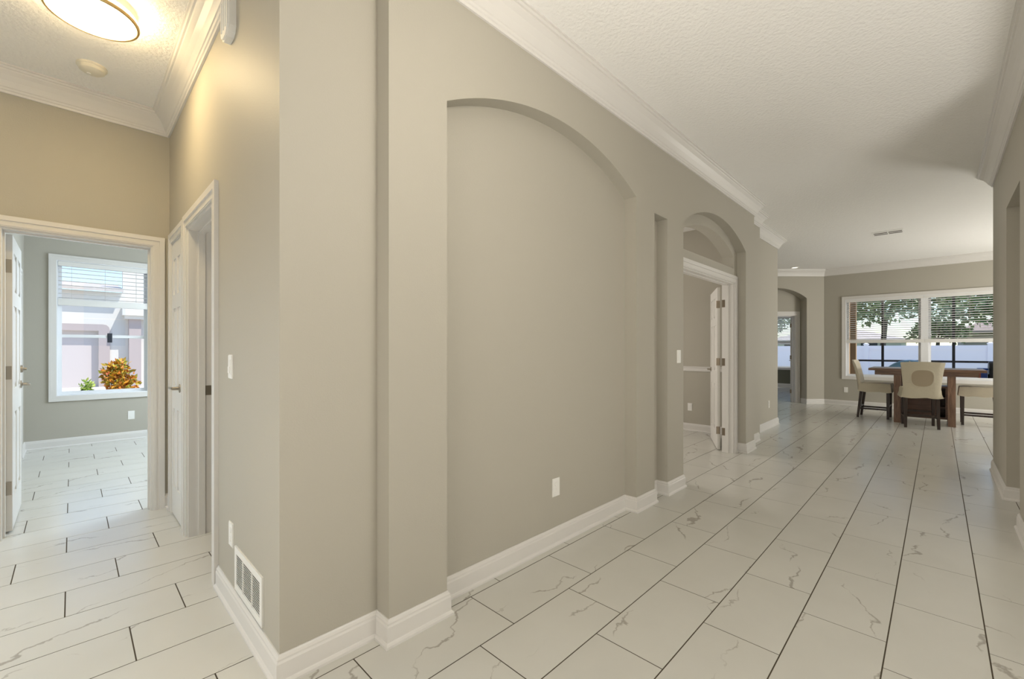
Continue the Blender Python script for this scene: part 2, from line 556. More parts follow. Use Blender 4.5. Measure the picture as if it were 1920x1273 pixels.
# ------------------------------------------------------------------ corridor wall with niches and arched doorway
AC1, AC2, AH, AS, AR = 2.12, 4.755, 0.89, 2.40, 0.23
outer = [(0.929, Z0), (AC1 - AH, Z0)] + arc(AC1, AH, AS, AR) + [(AC1 + AH, Z0), (3.31, Z0), (3.31, 2.342), (3.545, 2.342), (3.545, Z0),
         (AC2 - AH, Z0)] + arc(AC2, AH, AS, AR) + [(AC2 + AH, Z0), (5.97, Z0), (5.97, Z1), (0.929, Z1)]
wl = struct('wall_left', MB().prism([outer], fx, XR, XF), 'wall', 'greige corridor wall with arched niche and arched doorway', 'wall')
DL, DR, DT = 3.98, 5.53, 2.03
back = [(Y0, Z0), (DL, Z0), (DL, DT), (DR, DT), (DR, Z0), (5.97, Z0), (5.97, Z1), (Y0, Z1)]
hole = [(DL, 2.20)] + arc(AC2, 0.775, 2.34, 0.19, 24) + [(DR, 2.20)]
MB().prism([back, hole], fx, XR - 0.13, XR).build('niche_back', 'wall', wl)
MB().box(-1.874, 5.97, Z0, -1.744, 6.62, Z1).build('stepped_return', 'wall', wl)
MB().box(-2.03, 6.55, Z0, -1.90, 8.22, Z1).build('stepped_return', 'wall', wl)

# hall side wall: closet door, doorway, then the pillar corner
side = [(XD, Z0), (-4.15, Z0), (-4.15, 2.04), (-3.70, 2.04), (-3.70, Z0), (-3.53, Z0), (-3.53, 2.04), (-2.765, 2.04), (-2.765, Z0), (XR - 0.13, Z0), (XR - 0.13, Z1), (XD, Z1)]
struct('wall_hall', MB().prism([side], fy, Y0, Y0 + 0.13), 'wall', 'greige hall wall beside the closet door and the open doorway', 'wall')
# end of the hall, opening to the front room
OL, OR, OT = -0.335, 0.440, 2.035
endw = [(-1.6, Z0), (OL, Z0), (OL, OT), (OR, OT), (OR, Z0), (2.6, Z0), (2.6, Z1), (-1.6, Z1)]
struct('wall_end', MB().prism([endw], fx, XD - 0.13, XD), 'wall', 'warmly lit greige wall above the front room doorway', 'wall')
# front room
WY0, WY1, WZ0, WZ1 = -0.14, 0.765, 0.645, 2.37
struct('wall_front_room', MB().prism([[(-0.6, Z0), (2.6, Z0), (2.6, Z1), (-0.6, Z1)], [(WY0, WZ0), (WY1, WZ0), (WY1, WZ1), (WY0, WZ1)]], fx, XW - 0.16, XW), 'wall',
       'greige window wall of the front room', 'wall')
struct('wall_front_room_left', MB().box(XW, -0.54, Z0, XD - 0.13, -0.41, Z1), 'wall', 'greige front room wall behind the open door', 'wall')
struct('wall_front_room_right', MB().box(XW, 2.5, Z0, XD, 2.6, Z1), 'wall', 'greige front room wall out of sight', 'wall')
# small room behind the hall doorway
struct('wall_powder_room', MB().box(XD, 1.9, Z0, XR - 0.13, 2.0, Z1), 'wall', 'greige wall of the small room off the hall', 'wall')
# study
struct('wall_study', MB().box(-4.5, 6.62, Z0, -1.874, 6.74, Z1), 'wall', 'greige study wall with white chair rail', 'wall')
struct('wall_study_left', MB().box(-4.6, 2.0, Z0, -4.5, 6.74, Z1), 'wall', 'greige study wall out of sight', 'wall')
# entry behind the camera and right side
struct('wall_entry', MB().box(XD, -1.75, Z0, 2.5, -1.6, Z1), 'wall', 'entry wall behind the camera', 'wall')
rw = [(-1.6, Z0), (-1.35, Z0), (-1.35, 2.75), (4.02, 2.75), (4.02, Z0), (4.57, Z0), (4.57, 2.40), (5.39, 2.40), (5.39, Z0), (6.6, Z0), (6.6, Z1), (-1.6, Z1)]  # wide unseen opening added to let the side fill light through
wr = struct('wall_right', MB().prism([rw], fx, XRT, XRT + 0.10), 'wall', 'greige wall along the right of the corridor with a tall niche', 'wall')
MB().prism([[(-1.6, Z0), (-1.35, Z0), (-1.35, 2.75), (4.02, 2.75), (4.02, Z0), (6.6, Z0), (6.6, Z1), (-1.6, Z1)]], fx, XRT + 0.10, XRT + 0.2).build('niche_back', 'wall', wr)
struct('wall_added_room', MB().box(XRT + 0.2, 4.1, Z0, 2.5, 4.2, Z1), 'wall', 'greige wall of the added side room, out of sight', 'wall')  # unseen room, added to carry the side fill light
struct('wall_added_room_right', MB().box(2.4, -1.75, Z0, 2.5, 4.2, Z1), 'wall', 'wall of the added side room behind its fill light, out of sight', 'wall')
struct('wall_nook_side', MB().box(XRT + 0.2, 6.48, Z0, 3.3, 6.6, Z1), 'wall', 'greige return wall of the dining nook', 'wall')
struct('wall_nook_right', MB().box(3.3, 6.48, Z0, 3.42, 12.15, Z1), 'wall', 'greige right wall of the dining nook', 'wall')
NX0, NX1, NZ0, NZ1 = -1.46, 1.07, 0.645, 2.335
struct('wall_back', MB().prism([[(-1.85, Z0), (3.42, Z0), (3.42, Z1), (-1.85, Z1)], [(NX0, NZ0), (NX1, NZ0), (NX1, NZ1), (NX0, NZ1)]], fy, YB, YB + 0.15), 'wall',
       'greige wall around the wide dining window', 'wall')
# diagonal wall with arched alcove
e = Vector((-1, -1, 0)).normalized(); nrm = Vector((-1, 1, 0)).normalized()
C0 = Vector((-1.85, YB, 0))
fd = lambda s, t, d: tuple(C0 + e * s + nrm * d + Vector((0, 0, t)))
dg = [(0, Z0), (0.395, Z0)] + arc(0.395 + 0.66, 0.66, AS, AR) + [(1.715, Z0), (2.6, Z0), (2.6, Z1), (0, Z1)]
wd = struct('wall_diagonal', MB().prism([dg], fd, 0, 0.22), 'wall', 'angled greige wall with an arched alcove beside the dining window', 'wall')
MB().prism([[(0.10, Z0), (0.50, Z0), (0.50, 2.03), (1.30, 2.03), (1.30, Z0), (2.6, Z0), (2.6, Z1), (0.10, Z1)]], fd, 0.22, 0.35).build('alcove_back', 'wall', wd)
p = C0 + e * 2.6
struct('wall_nook_left', MB().box(p.x - 0.12, 8.22, Z0, p.x, p.y + 0.2, Z1), 'wall', 'greige nook wall out of sight', 'wall')
struct('wall_nook_near', MB().box(p.x - 0.12, 8.10, Z0, -2.03, 8.22, Z1), 'wall', 'greige nook wall facing away', 'wall')
# room beyond the alcove
FY = 16.5
far_holes = [[(-4.5, 0.62), (-3.05, 0.62), (-3.05, 2.33), (-4.5, 2.33)]]
struct('wall_far_room', MB().prism([[(-6.5, 0.62), (-1.97, 0.62), (-1.97, Z1), (-6.5, Z1)], far_holes[0][:0] or [(-4.5, 0.63), (-3.05, 0.63), (-3.05, 2.33), (-4.5, 2.33)]], fy, FY, FY + 0.15), 'wall', 'wall of the far bedroom around its window', 'wall')
struct('wall_far_room_low', MB().box(-6.5, FY, Z0, -1.97, FY + 0.15, 0.62), 'backlit', 'dark olive wall under the far bedroom window, shade painted in', 'wall')
struct('wall_far_room_right', MB().box(-1.97, 12.15, Z0, -1.85, FY + 0.15, Z1), 'stucco_tan', 'tan stucco outer wall beside the lanai', 'wall')
struct('wall_far_room_left', MB().box(-6.6, 11.6, Z0, -6.5, FY, Z1), 'wall', 'far bedroom wall out of sight', 'wall')
struct('wall_far_room_near', MB().box(-6.5, 11.55, Z0, -3.0, 11.65, Z1), 'wall', 'far bedroom wall facing away', 'wall')

# ------------------------------------------------------------------ baseboards and crown mouldings
BB = [(0, 0), (0.024, 0), (0.024, 0.010), (0.020, 0.017), (0.0145, 0.021), (0.0145, 0.082), (0.011, 0.090), (0.011, 0.097), (0.006, 0.104), (0.004, 0.111), (0, 0.111)]


def baseboard(name, path, label):
    return struct(name, MB().sweep(path, BB), 'trim', label, 'baseboard')


baseboard('baseboard_left', [(-2.68, Y0), (XR, Y0), (XR, 0.929), (XF, 0.929), (XF, AC1 - AH), (XR, AC1 - AH), (XR, AC1 + AH), (XF, AC1 + AH), (XF, 3.31), (XR, 3.31),
                             (XR, 3.545), (XF, 3.545), (XF, AC2 - AH), (XR, AC2 - AH), (XR, DL - 0.085)], 'white baseboard stepping in and out along the niches')
baseboard('baseboard_left', [(XR, DR + 0.085), (XR, AC2 + AH), (XF, AC2 + AH), (XF, 5.97), (-1.744, 5.97), (-1.744, 6.55), (-1.90, 6.55), (-1.90, 8.22), (-2.8, 8.22)],
          'white baseboard beyond the arched doorway, stepping back twice')
baseboard('baseboard_hall', [(XD, 0.507), (XD, Y0), (-4.225, Y0)], 'short white baseboard in the hall corner')
baseboard('baseboard_front_room', [(XD - 1.6, -0.41), (XW + 0.6, -0.41)][::-1][:0] or [(XW + 0.55, -0.41), (XW, -0.41), (XW, 2.4)], 'white baseboard under the front room window')
baseboard('baseboard_study', [(-4.4, 6.62), (-1.88, 6.62)], 'white baseboard of the study wall')
baseboard('baseboard_right', [(2.8, 6.6), (XRT, 6.6), (XRT, 5.39), (XRT + 0.1, 5.39), (XRT + 0.1, 4.57), (XRT, 4.57), (XRT, 4.03)], 'white baseboard of the right corridor wall with its niche')
pe = C0 + e * 0.395
pb = C0 + e * 0.395 + nrm * 0.22
baseboard('baseboard_back', [(pb.x, pb.y), (pe.x, pe.y), (C0.x, C0.y), (3.2, YB)], 'white baseboard under the dining window')
baseboard('baseboard_far_room', [(-6.4, FY), (-2.0, FY)], 'white baseboard under the far bedroom window')

CR = [(0, 0.012), (0, -0.150), (0.012, -0.150), (0.014, -0.136), (0.020, -0.132), (0.024, -0.120), (0.030, -0.116), (0.046, -0.082), (0.066, -0.052), (0.086, -0.034), (0.090, -0.026), (0.099, -0.024), (0.104, -0.012), (0.112, -0.010), (0.112, 0.012)]


def crown(name, path, label):
    return struct(name, MB().sweep(path, CR, H), 'trim', label, 'crown molding')


crown('trim_1', [(XD, -1.6), (XD, Y0), (XR, Y0), (XR, 0.929), (XF, 0.929), (XF, 5.97), (-1.744, 5.97), (-1.744, 6.55), (-1.90, 6.55), (-1.90, 8.22), (p.x, 8.22)],
      'white crown molding around the hall and along the corridor wall')
crown('trim_2', [(3.3, 6.6), (XRT, 6.6), (XRT, -1.6)], 'white crown molding on the right corridor wall')
crown('trim_3', [(p.x, p.y), (C0.x, C0.y), (3.3, YB), (3.3, 6.7)], 'white crown molding above the dining window')
struct('trim_4', MB().sweep([(-4.4, 6.62), (-1.88, 6.62)], [(0, 0), (0.012, 0), (0.018, 0.012), (0.018, 0.05), (0.026, 0.062), (0.026, 0.072), (0, 0.076)], 0.905), 'trim', 'white chair rail on the study wall', 'chair rail')


def casing(name, fn, s0, s1, zt, w, sg, label, width=0.083, z0=0.0, liner=None):
    """door casing on face w, sg = direction it stands proud; liner: other side of the wall for the jamb"""
    mb = MB()
    for i, o, th in ((-0.004, width - 0.0015, 0.012), (width * 0.55, width, 0.020), (0.004, 0.020, 0.016)):
        lp = [(s0 - o, z0), (s0 - o, zt + o), (s1 + o, zt + o), (s1 + o, z0), (s1 + i, z0), (s1 + i, zt + i), (s0 - i, zt + i), (s0 - i, z0)]
        mb.prism([lp], fn, w - sg * 0.001, w + sg * th)
    o = struct(name, mb, 'trim', label, 'door casing')
    if liner is not None:
        j = MB()
        t = 0.016
        lp = [(s0 - 0.001, z0), (s0 - 0.001, zt + 0.001), (s1 + 0.001, zt + 0.001), (s1 + 0.001, z0), (s1 - t, z0), (s1 - t, zt - t), (s0 + t, zt - t), (s0 + t, z0)]
        j.prism([lp], fn, w, liner)
        mid = (w * 0.45 + liner * 0.55)
        t2 = t + 0.011
        lp2 = [(s0, z0), (s0, zt), (s1, zt), (s1, z0), (s1 - t2, z0), (s1 - t2, zt - t2), (s0 + t2, zt - t2), (s0 + t2, z0)]
        j.prism([lp2], fn, mid - 0.018, mid + 0.018)
        j.build('jamb', 'trim', o)
    return o


casing('trim_5', fx, DL, DR, DT, XR, 1, 'white casing of the double doorway under the arch', 0.080, liner=XR - 0.13)
hall_casing = casing('trim_6', fy, -3.53, -2.765, 2.04, Y0, -1, 'white casing of the open doorway in the hall wall', 0.082, liner=Y0 + 0.13)
casing('trim_7', fy, -4.15, -3.70, 2.04, Y0, -1, 'white casing around the narrow closet door', 0.072, liner=Y0 + 0.13)
casing('trim_8', fx, OL, OR, OT, XD, 1, 'wide white casing of the front room doorway', 0.068, liner=XD - 0.13)
casing('trim_9', fd, 0.50, 1.30, 2.03, 0.22, -1, 'white door casing inside the arched alcove', 0.085, liner=0.35)
casing('trim_10', fy, -7.30, -6.25, 2.06, -0.41, 1, 'white closet casing behind the open front room door', 0.075, liner=-0.49)
struct('door_5', MB().box(-7.28, -0.50, 0.01, -6.27, -0.47, 2.04), 'door', 'white closet door in the front room', 'door')
# strike plate on the hall doorway jamb
st = MB().box(-3.515, Y0 + 0.060, 0.93, -3.511, Y0 + 0.125, 0.995).build('strike_plate', 'nickel', hall_casing)


# ------------------------------------------------------------------ doors
def panel_door(name, label, width, height, loc, rz, hinge_z, handle_side=(1,), swing=1, hinge_mat='hinge', bolt=False, deep=0.035):
    """leaf runs along local +x from the hinge pin; thickness -deep..0 in local y; six panels"""
    t = thing(name, label, 'door', loc, rz, kind='structure')
    mb = MB()
    st_, top, mid, bot = 0.105 * min(1, width / 0.72), 0.11, 0.10, 0.21
    z0 = 0.012
    rails = [(z0, z0 + bot), (0.80, 0.80 + 0.17), (1.54, 1.54 + mid), (height - top, height)]
    xs = [(0.003, st_), (width / 2 - st_ * 0.42, width / 2 + st_ * 0.42), (width - st_, width)]
    core = 0.009
    mb.box(0.012, -deep + core, z0 + 0.01, width - 0.01, -core, height - 0.01)
    for a, b in (xs[0], xs[2]):
        mb.box(a, -deep, z0, b, 0, height)
    mb.box(xs[1][0], -deep, z0, xs[1][1], 0, height)
    for a, b in rails:
        for i in (0, 1):
            mb.box(xs[i][1], -deep, a, xs[i + 1][0], 0, b)
    mb.build('leaf', 'door', t)
    for i in (0, 1):
        for j in range(3):
            x0, x1, a, b = xs[i][1], xs[i + 1][0], rails[j][1], rails[j + 1][0]
            pm = MB()
            g, q = 0.012, 0.040
            q = min(q, (x1 - x0) * 0.3)
            for sy, y_in, y_out in ((1, -core, -0.002), (-1, -deep + core, -deep + 0.002)):
                pm.add([(x0 + g, y_in, a + g), (x1 - g, y_in, a + g), (x1 - g, y_in, b - g), (x0 + g, y_in, b - g),
                        (x0 + q, y_out, a + q), (x1 - q, y_out, a + q), (x1 - q, y_out, b - q), (x0 + q, y_out, b - q)],
                       [(4, 5, 6, 7), (0, 1, 5, 4), (1, 2, 6, 5), (2, 3, 7, 6), (3, 0, 4, 7), (3, 2, 1, 0)])
            pm.build('panel', 'door', t)
    for z in hinge_z:
        hm = MB().tube((-0.004, 0.004, z - 0.045), (-0.004, 0.004, z + 0.045), 0.0065)
        hm.box(0.0005, -deep * 0.9, z - 0.045, 0.0035, 0.004, z + 0.045)
        hm.build('hinge', hinge_mat, t, smooth=True)
    for s in handle_side:
        yb = 0 if s > 0 else -deep
        hm = MB().lathe([(0.0, 0), (0.030, 0), (0.030, 0.006 * s), (0.012, 0.010 * s), (0.011, 0.045 * s), (0.0, 0.047 * s)], (width - 0.065, yb, 0.965), 'Y', 20)
        hm.tube((width - 0.060, yb + 0.042 * s, 0.965), (width - 0.175, yb + 0.046 * s, 0.965), 0.0095, 0.008)
        hm.build('handle', 'nickel', t, smooth=True)
        if bolt:
            MB().lathe([(0.0, 0), (0.030, 0), (0.028, 0.012 * s), (0.012, 0.016 * s), (0.010, 0.032 * s), (0.0, 0.033 * s)], (width - 0.065, yb, 1.085), 'Y', 20).build('deadbolt', 'nickel', t, smooth=True)
    return t


# study leaf, hinged on the inner edge of the right jamb and swung back
panel_door('door_1', 'white six panel study door standing ajar under the arch', 0.765, 2.0, (-1.937, DR + 0.035, 0), math.radians(115.5), (0.245, 1.085, 1.79), (1, -1), hinge_mat='hinge')
door_1_plate = None
# closet door, closed
panel_door('door_2', 'narrow white panelled closet door in the hall corner', 0.412, 2.015, (-4.131, Y0 + 0.028, 0), 0, (0.31, 1.065, 1.82), (-1,), hinge_mat='nickel')
# front room door, swung open against the side wall
panel_door('door_3', 'open white six panel door at the left edge', 0.735, 2.015, (XD - 0.150, OL + 0.018, 0), math.radians(180), (0.30, 1.08, 1.80), (-1, 1), hinge_mat='nickel', bolt=True)
# bedroom door beyond the alcove, swung into the far room
ph = Vector(fd(0.53, 0, 0.37))
panel_door('door_4', 'white bedroom door standing open beyond the alcove', 0.74, 2.0, (ph.x, ph.y, 0), math.radians(99), (0.25, 1.05, 1.80), (1,), hinge_mat='hinge')

# jamb leaves of the hinges
for z in (0.245, 1.085, 1.79):
    MB().box(XR - 0.128, DR - 0.0185, z - 0.045, XR - 0.062, DR - 0.0158, z + 0.045).build('hinge_leaf', 'hinge', bpy.data.objects['trim_5'])
for z in (0.30, 1.08, 1.80):
    MB().box(XD - 0.129, OL + 0.0158, z - 0.045, XD - 0.06, OL + 0.0185, z + 0.045).build('hinge_leaf', 'nickel', bpy.data.objects['trim_8'])


# ------------------------------------------------------------------ windows
def window(name, fn, s0, s1, z0, z1, w_in, w_out, sg, label, mull=(), rail=None, casing_w=0.065):
    """frame, sashes and panes in a hole; w_in inner wall face, sg points into the room"""
    t = thing(name, label, 'window', (0, 0, 0), 0, kind='structure')
    t['_world'] = [0.0, 0.0, 0.0]
    loc = Vector(fn((s0 + s1) / 2, z0, w_in))
    t.location = loc; t['_world'] = list(loc)
    c = MB()
    for i, o, th in ((-0.002, casing_w - 0.0015, 0.014), (casing_w * 0.6, casing_w, 0.022)):
        c.prism([[(s0 - o, z0 - o), (s1 + o, z0 - o), (s1 + o, z1 + o), (s0 - o, z1 + o)], [(s0 - i, z0 - i), (s1 + i, z0 - i), (s1 + i, z1 + i), (s0 - i, z1 + i)]], fn, w_in, w_in + sg * th)
    c.build('casing', 'trim', t)
    l = MB().prism([[(s0 - .001, z0 - .001), (s1 + .001, z0 - .001), (s1 + .001, z1 + .001), (s0 - .001, z1 + .001)], [(s0 + .012, z0 + .012), (s1 - .012, z0 + .012), (s1 - .012, z1 - .012), (s0 + .012, z1 - .012)]], fn, w_in, w_out)
    l.build('jamb', 'frame', t)
    bays = []
    xs = [s0 + 0.012] + [m for mm in mull for m in mm] + [s1 - 0.012]
    for i in range(0, len(xs), 2):
        bays.append((xs[i], xs[i + 1]))
    for a, b in mull:
        MB().prism([[(a, z0 + .012), (b, z0 + .012), (b, z1 - .012), (a, z1 - .012)]], fn, w_in - sg * 0.015, w_out).build('mullion', 'frame', t)
    wm = w_in * 0.35 + w_out * 0.65
    for a, b in bays:
        zr = rail
        fr = 0.038
        for (za, zb, dw) in ((z0 + .012, zr + 0.02, 0.012), (zr - 0.02, z1 - .012, -0.012)):
            sash = MB().prism([[(a, za), (b, za), (b, zb), (a, zb)], [(a + fr, za + fr), (b - fr, za + fr), (b - fr, zb - fr), (a + fr, zb - fr)]], fn, wm + sg * dw - 0.012, wm + sg * dw + 0.012).build('sash', 'frame', t)
            MB().prism([[(a + fr - .004, za + fr - .004), (b - fr + .004, za + fr - .004), (b - fr + .004, zb - fr + .004), (a + fr - .004, zb - fr + .004)]], fn, wm + sg * dw - 0.002, wm + sg * dw + 0.002).build('pane', 'glass', sash)
    return t


win1 = window('window_1', fx, WY0, WY1, WZ0, WZ1, XW, XW - 0.16, 1, 'white single hung window of the front room', rail=1.41)
MB().box(XW - 0.085, 0.335, 1.33, XW - 0.070, 0.385, 1.455, 0.004).build('sash_lock', 'slate', win1)
window('window_2', fy, NX0, NX1, NZ0, NZ1, YB, YB + 0.15, -1, 'wide twin dining window overlooking the yard', mull=((-0.250, -0.140),), rail=1.41)
window('window_3', fy, -4.5, -3.05, 0.63, 2.33, FY, FY + 0.15, -1, 'bedroom window seen through the alcove door', rail=1.42)


def blind(name, fn, s0, s1, ztop, zbot, w, sg, label, n, tilt=12, pitch=0.05, slat=0.048, stack=4):
    loc = Vector(fn((s0 + s1) / 2, zbot, w))
    t = thing(name, label, 'blinds', loc, 0, world=True)
    MB().prism([[(s0, ztop - 0.055), (s1, ztop - 0.055), (s1, ztop), (s0, ztop)]], fn, w - sg * 0.03, w + sg * 0.03).build('headrail', 'slat', t)
    zs = ztop - 0.085
    zl = zbot + 0.03 + stack * 0.010
    for i in range(n):
        z = zs - (zs - zl - 0.02) * i / (n - 1)
        a = math.radians(tilt)
        d = slat / 2
        dz, dw = d * math.sin(a), d * math.cos(a)
        mb = MB()
        q = 0.0015
        pts = [(w - dw, z - dz * sg), (w, z + 0.003), (w + dw, z + dz * sg)]
        vs = []
        for s in (s0 + 0.004, s1 - 0.004):
            for (ww, zz) in pts: vs += [fn(s, zz - q, ww), fn(s, zz + q, ww)]
        mb.add(vs, [(0, 1, 7, 6), (1, 3, 9, 7), (3, 5, 11, 9), (5, 4, 10, 11), (4, 2, 8, 10), (2, 0, 6, 8), (0, 2, 3, 1), (2, 4, 5, 3), (6, 7, 9, 8), (8, 9, 11, 10)])
        mb.build('slat', 'slat', t)
    MB().prism([[(s0, zbot), (s1, zbot), (s1, zl), (s0, zl)]], fn, w - sg * 0.026, w + sg * 0.026).build('bottom_rail', 'slat', t)
    for k in (0.14, 0.5, 0.86):
        s = s0 + (s1 - s0) * k
        for dw in (-0.024, 0.024):
            MB().tube(fn(s, ztop - 0.05, w + dw), fn(s, zbot + 0.02, w + dw), 0.0013, seg=6).build('cord', 'cord', t)
    return t


blind('window_blinds', fx, WY0 + 0.016, WY1 - 0.016, WZ1 - 0.014, 1.80, XW - 0.033, 1, 'white slatted blinds half raised in the front room window', 8, tilt=3, pitch=0.05, stack=5)
blind('window_blinds', fy, NX0 + 0.016, -0.200, NZ1 - 0.012, 1.375, YB - 0.022 + 0.055, -1, 'left of the two white blinds in the dining window', 18, tilt=10)
blind('window_blinds', fy, -0.192, NX1 - 0.016, NZ1 - 0.012, 1.375, YB - 0.022 + 0.055, -1, 'right of the two white blinds in the dining window', 18, tilt=10)
blind('window_blinds', fy, -4.48, -3.07, 2.31, 1.44, FY + 0.035, -1, 'white blinds in the far bedroom window', 16, tilt=22)


# ------------------------------------------------------------------ wall plates, vents, lamp
def plate(name, label, cat, fn, s, z, w, sg, kind):
    loc = Vector(fn(s, z, w))
    t = thing(name, label, cat, loc, 0, world=True, group=None)
    hw, hh = 0.035, 0.057
    lp = lambda a, b: [(s - a, z - b), (s + a, z - b), (s + a, z + b), (s - a, z + b)]
    m = MB().prism([lp(hw, hh)], fn, w, w + sg * 0.004)
    m.prism([lp(hw - .004, hh - .004)], fn, w + sg * 0.004, w + sg * 0.0065)
    m.build('cover_plate', 'plastic', t)
    if kind == 'outlet':
        for dz in (-0.020, 0.020):
            c = [(s + 0.0165 * math.cos(a * math.pi / 8), z + dz + 0.0145 * math.sin(a * math.pi / 8)) for a in range(16)]
            so = MB().prism([c], fn, w + sg * 0.006, w + sg * 0.009).build('socket', 'plastic', t)
            sl = MB()
            for dx in (-0.006, 0.006):
                sl.prism([[(s + dx - .0012, z + dz - .002), (s + dx + .0012, z + dz - .002), (s + dx + .0012, z + dz + .007), (s + dx - .0012, z + dz + .007)]], fn, w + sg * 0.0088, w + sg * 0.0094)
            tag(sl.build('slots', 'plastic_dark', so), kind='stuff')
    else:
        MB().prism([lp(0.0165, 0.033)], fn, w + sg * 0.0065, w + sg * 0.009).build('rocker', 'plastic', t)
        lp2 = [(s - 0.0145, z - 0.030), (s + 0.0145, z - 0.030), (s + 0.0145, z), (s - 0.0145, z)]
        MB().prism([lp2], fn, w + sg * 0.009, w + sg * 0.012).build('paddle', 'plastic', t)
    return t


plate('wall_outlet', 'white outlet low on the arched niche wall', 'outlet', fx, 2.16, 0.362, XR, 1, 'outlet')
plate('wall_outlet', 'white outlet on hall wall just above the floor grille', 'outlet', fy, -2.415, 0.352, Y0, -1, 'outlet')
plate('wall_outlet', 'white outlet under the front room window', 'outlet', fx, 0.573, 0.335, XW, 1, 'outlet')
plate('wall_outlet', 'white outlet below the chair rail in the study', 'outlet', fy, -2.70, 0.36, 6.62, -1, 'outlet')
plate('wall_outlet', 'white outlet on the stepped wall before the dining nook', 'outlet', fx, 7.68, 0.375, -1.90, 1, 'outlet')
plate('wall_outlet', 'white outlet left of the dining table under the window', 'outlet', fy, -1.454, 0.345, YB, -1, 'outlet')
plate('light_switch', 'white light switch beside the hall doorway', 'switch', fy, -2.425, 1.155, Y0, -1, 'switch')
plate('light_switch', 'white light switch at the left edge of the arched doorway', 'switch', fx, 3.765, 1.175, XF, 1, 'switch')

# return air grille
g = thing('return_grille', 'white louvred return air grille above the hall baseboard', 'grille', (-2.13, Y0, 0.125), 0, world=True)
gx0, gx1, gz0, gz1 = -2.335, -1.925, 0.125, 0.325
MB().prism([[(gx0, gz0), (gx1, gz0), (gx1, gz1), (gx0, gz1)], [(gx0 + .028, gz0 + .028), (gx1 - .028, gz0 + .028), (gx1 - .028, gz1 - .028), (gx0 + .028, gz1 - .028)]], fy, Y0, Y0 - 0.007).build('grille_frame', 'plastic', g)
MB().box(gx0 + .02, Y0 - 0.0015, gz0 + .02, gx1 - .02, Y0 - 0.0005, gz1 - .02).build('duct', 'duct', g)
nl = 14
for i in range(nl):
    z = gz0 + 0.034 + (gz1 - gz0 - 0.066) * i / (nl - 1)
    MB().add([(gx0 + .028, Y0 - .007, z + .0020), (gx1 - .028, Y0 - .007, z + .0020), (gx1 - .028, Y0 - .0020, z - .0040), (gx0 + .028, Y0 - .0020, z - .0040),
              (gx0 + .028, Y0 - .0062, z + .0030), (gx1 - .028, Y0 - .0062, z + .0030), (gx1 - .028, Y0 - .0014, z - .0030), (gx0 + .028, Y0 - .0014, z - .0030)],
             [(0, 1, 2, 3), (4, 7, 6, 5), (0, 4, 5, 1), (2, 6, 7, 3)]).build('louvre', 'plastic', g)
for x in (gx0 + 0.41 / 3, gx0 + 0.82 / 3):
    MB().box(x - .003, Y0 - .0085, gz0 + .026, x + .003, Y0 - .001, gz1 - .026).build('divider', 'plastic', g)

# door chime under the crown
ch = thing('door_chime', 'off white door chime box high on the hall wall', 'door chime', (-2.405, Y0, 2.71), 0, world=True)
b = MB()
sh = [(-2.475, 2.905), (-2.475, 2.745), (-2.462, 2.722), (-2.435, 2.708), (-2.375, 2.708), (-2.348, 2.722), (-2.335, 2.745), (-2.335, 2.905)]
b.prism([sh], fy, Y0, Y0 - 0.028)
sh2 = [(-2.405 + (x + 2.405) * 0.86, 2.80 + (z - 2.80) * 0.94) for x, z in sh]
b.prism([sh2], fy, Y0 - 0.028, Y0 - 0.036)
b.build('cover', 'plastic', ch)
for dx in (-0.035, 0.0, 0.035):
    MB().box(-2.405 + dx - .004, Y0 - .0395, 2.745, -2.405 + dx + .004, Y0 - .035, 2.885).build('rib', 'plastic', ch)


def flush_lamp(label, x, y):
    t = thing('ceiling_light', label, 'ceiling light', (x, y, H - 0.088), 0, group=None, world=True)
    MB().lathe([(0, H), (0.177, H), (0.177, H - 0.044), (0, H - 0.044)], (x, y, 0), 'Z', 48).build('base_pan', 'plastic', t, smooth=True)
    MB().lathe([(0, H - 0.042), (0.176, H - 0.042), (0.180, H - 0.048), (0.180, H - 0.076), (0.172, H - 0.083), (0.10, H - 0.088), (0, H - 0.089)], (x, y, 0), 'Z', 64).build('diffuser', 'diffuser', t, smooth=True)
    ring = [(0.1805, H - 0.070), (0.186, H - 0.068), (0.188, H - 0.076), (0.185, H - 0.084), (0.176, H - 0.086), (0.1735, H - 0.0835), (0.1805, H - 0.0745)]
    k = len(ring); seg = 64
    mb = MB(); vs = []
    for i in range(seg):
        a = 2 * math.pi * i / seg
        vs += [(x + r * math.cos(a), y + r * math.sin(a), z) for r, z in ring]
    fs = [(i * k + q, ((i + 1) % seg) * k + q, ((i + 1) % seg) * k + (q + 1) % k, i * k + (q + 1) % k) for i in range(seg) for q in range(k)]
    mb.add(vs, fs).build('trim_ring', 'brass', t, smooth=True)
    return t


flush_lamp('round flush ceiling light with a gold ring, glowing over the hall', -3.13, 0.075)
pl = thing('added_pendant', 'unseen globe pendant added to brighten the ceiling and pillar', 'pendant lamp', (-0.42, 1.02, 2.2), 0, world=True)  # unseen lamp, added to throw light up at the ceiling
MB().lathe([(0, H), (0.06, H), (0.06, H - 0.02), (0.02, H - 0.03), (0, H - 0.03)], (-0.42, 1.02, 0), 'Z', 32).build('canopy', 'nickel', pl, smooth=True)
MB().tube((-0.42, 1.02, 2.46), (-0.42, 1.02, H - 0.025), 0.006).build('stem', 'nickel', pl, smooth=True)
MB().lathe([(0.14 * math.sin(math.pi * i / 24), 2.34 - 0.14 * math.cos(math.pi * i / 24)) for i in range(25)], (-0.42, 1.02, 0), 'Z', 40).build('globe', 'globe', pl, smooth='all')

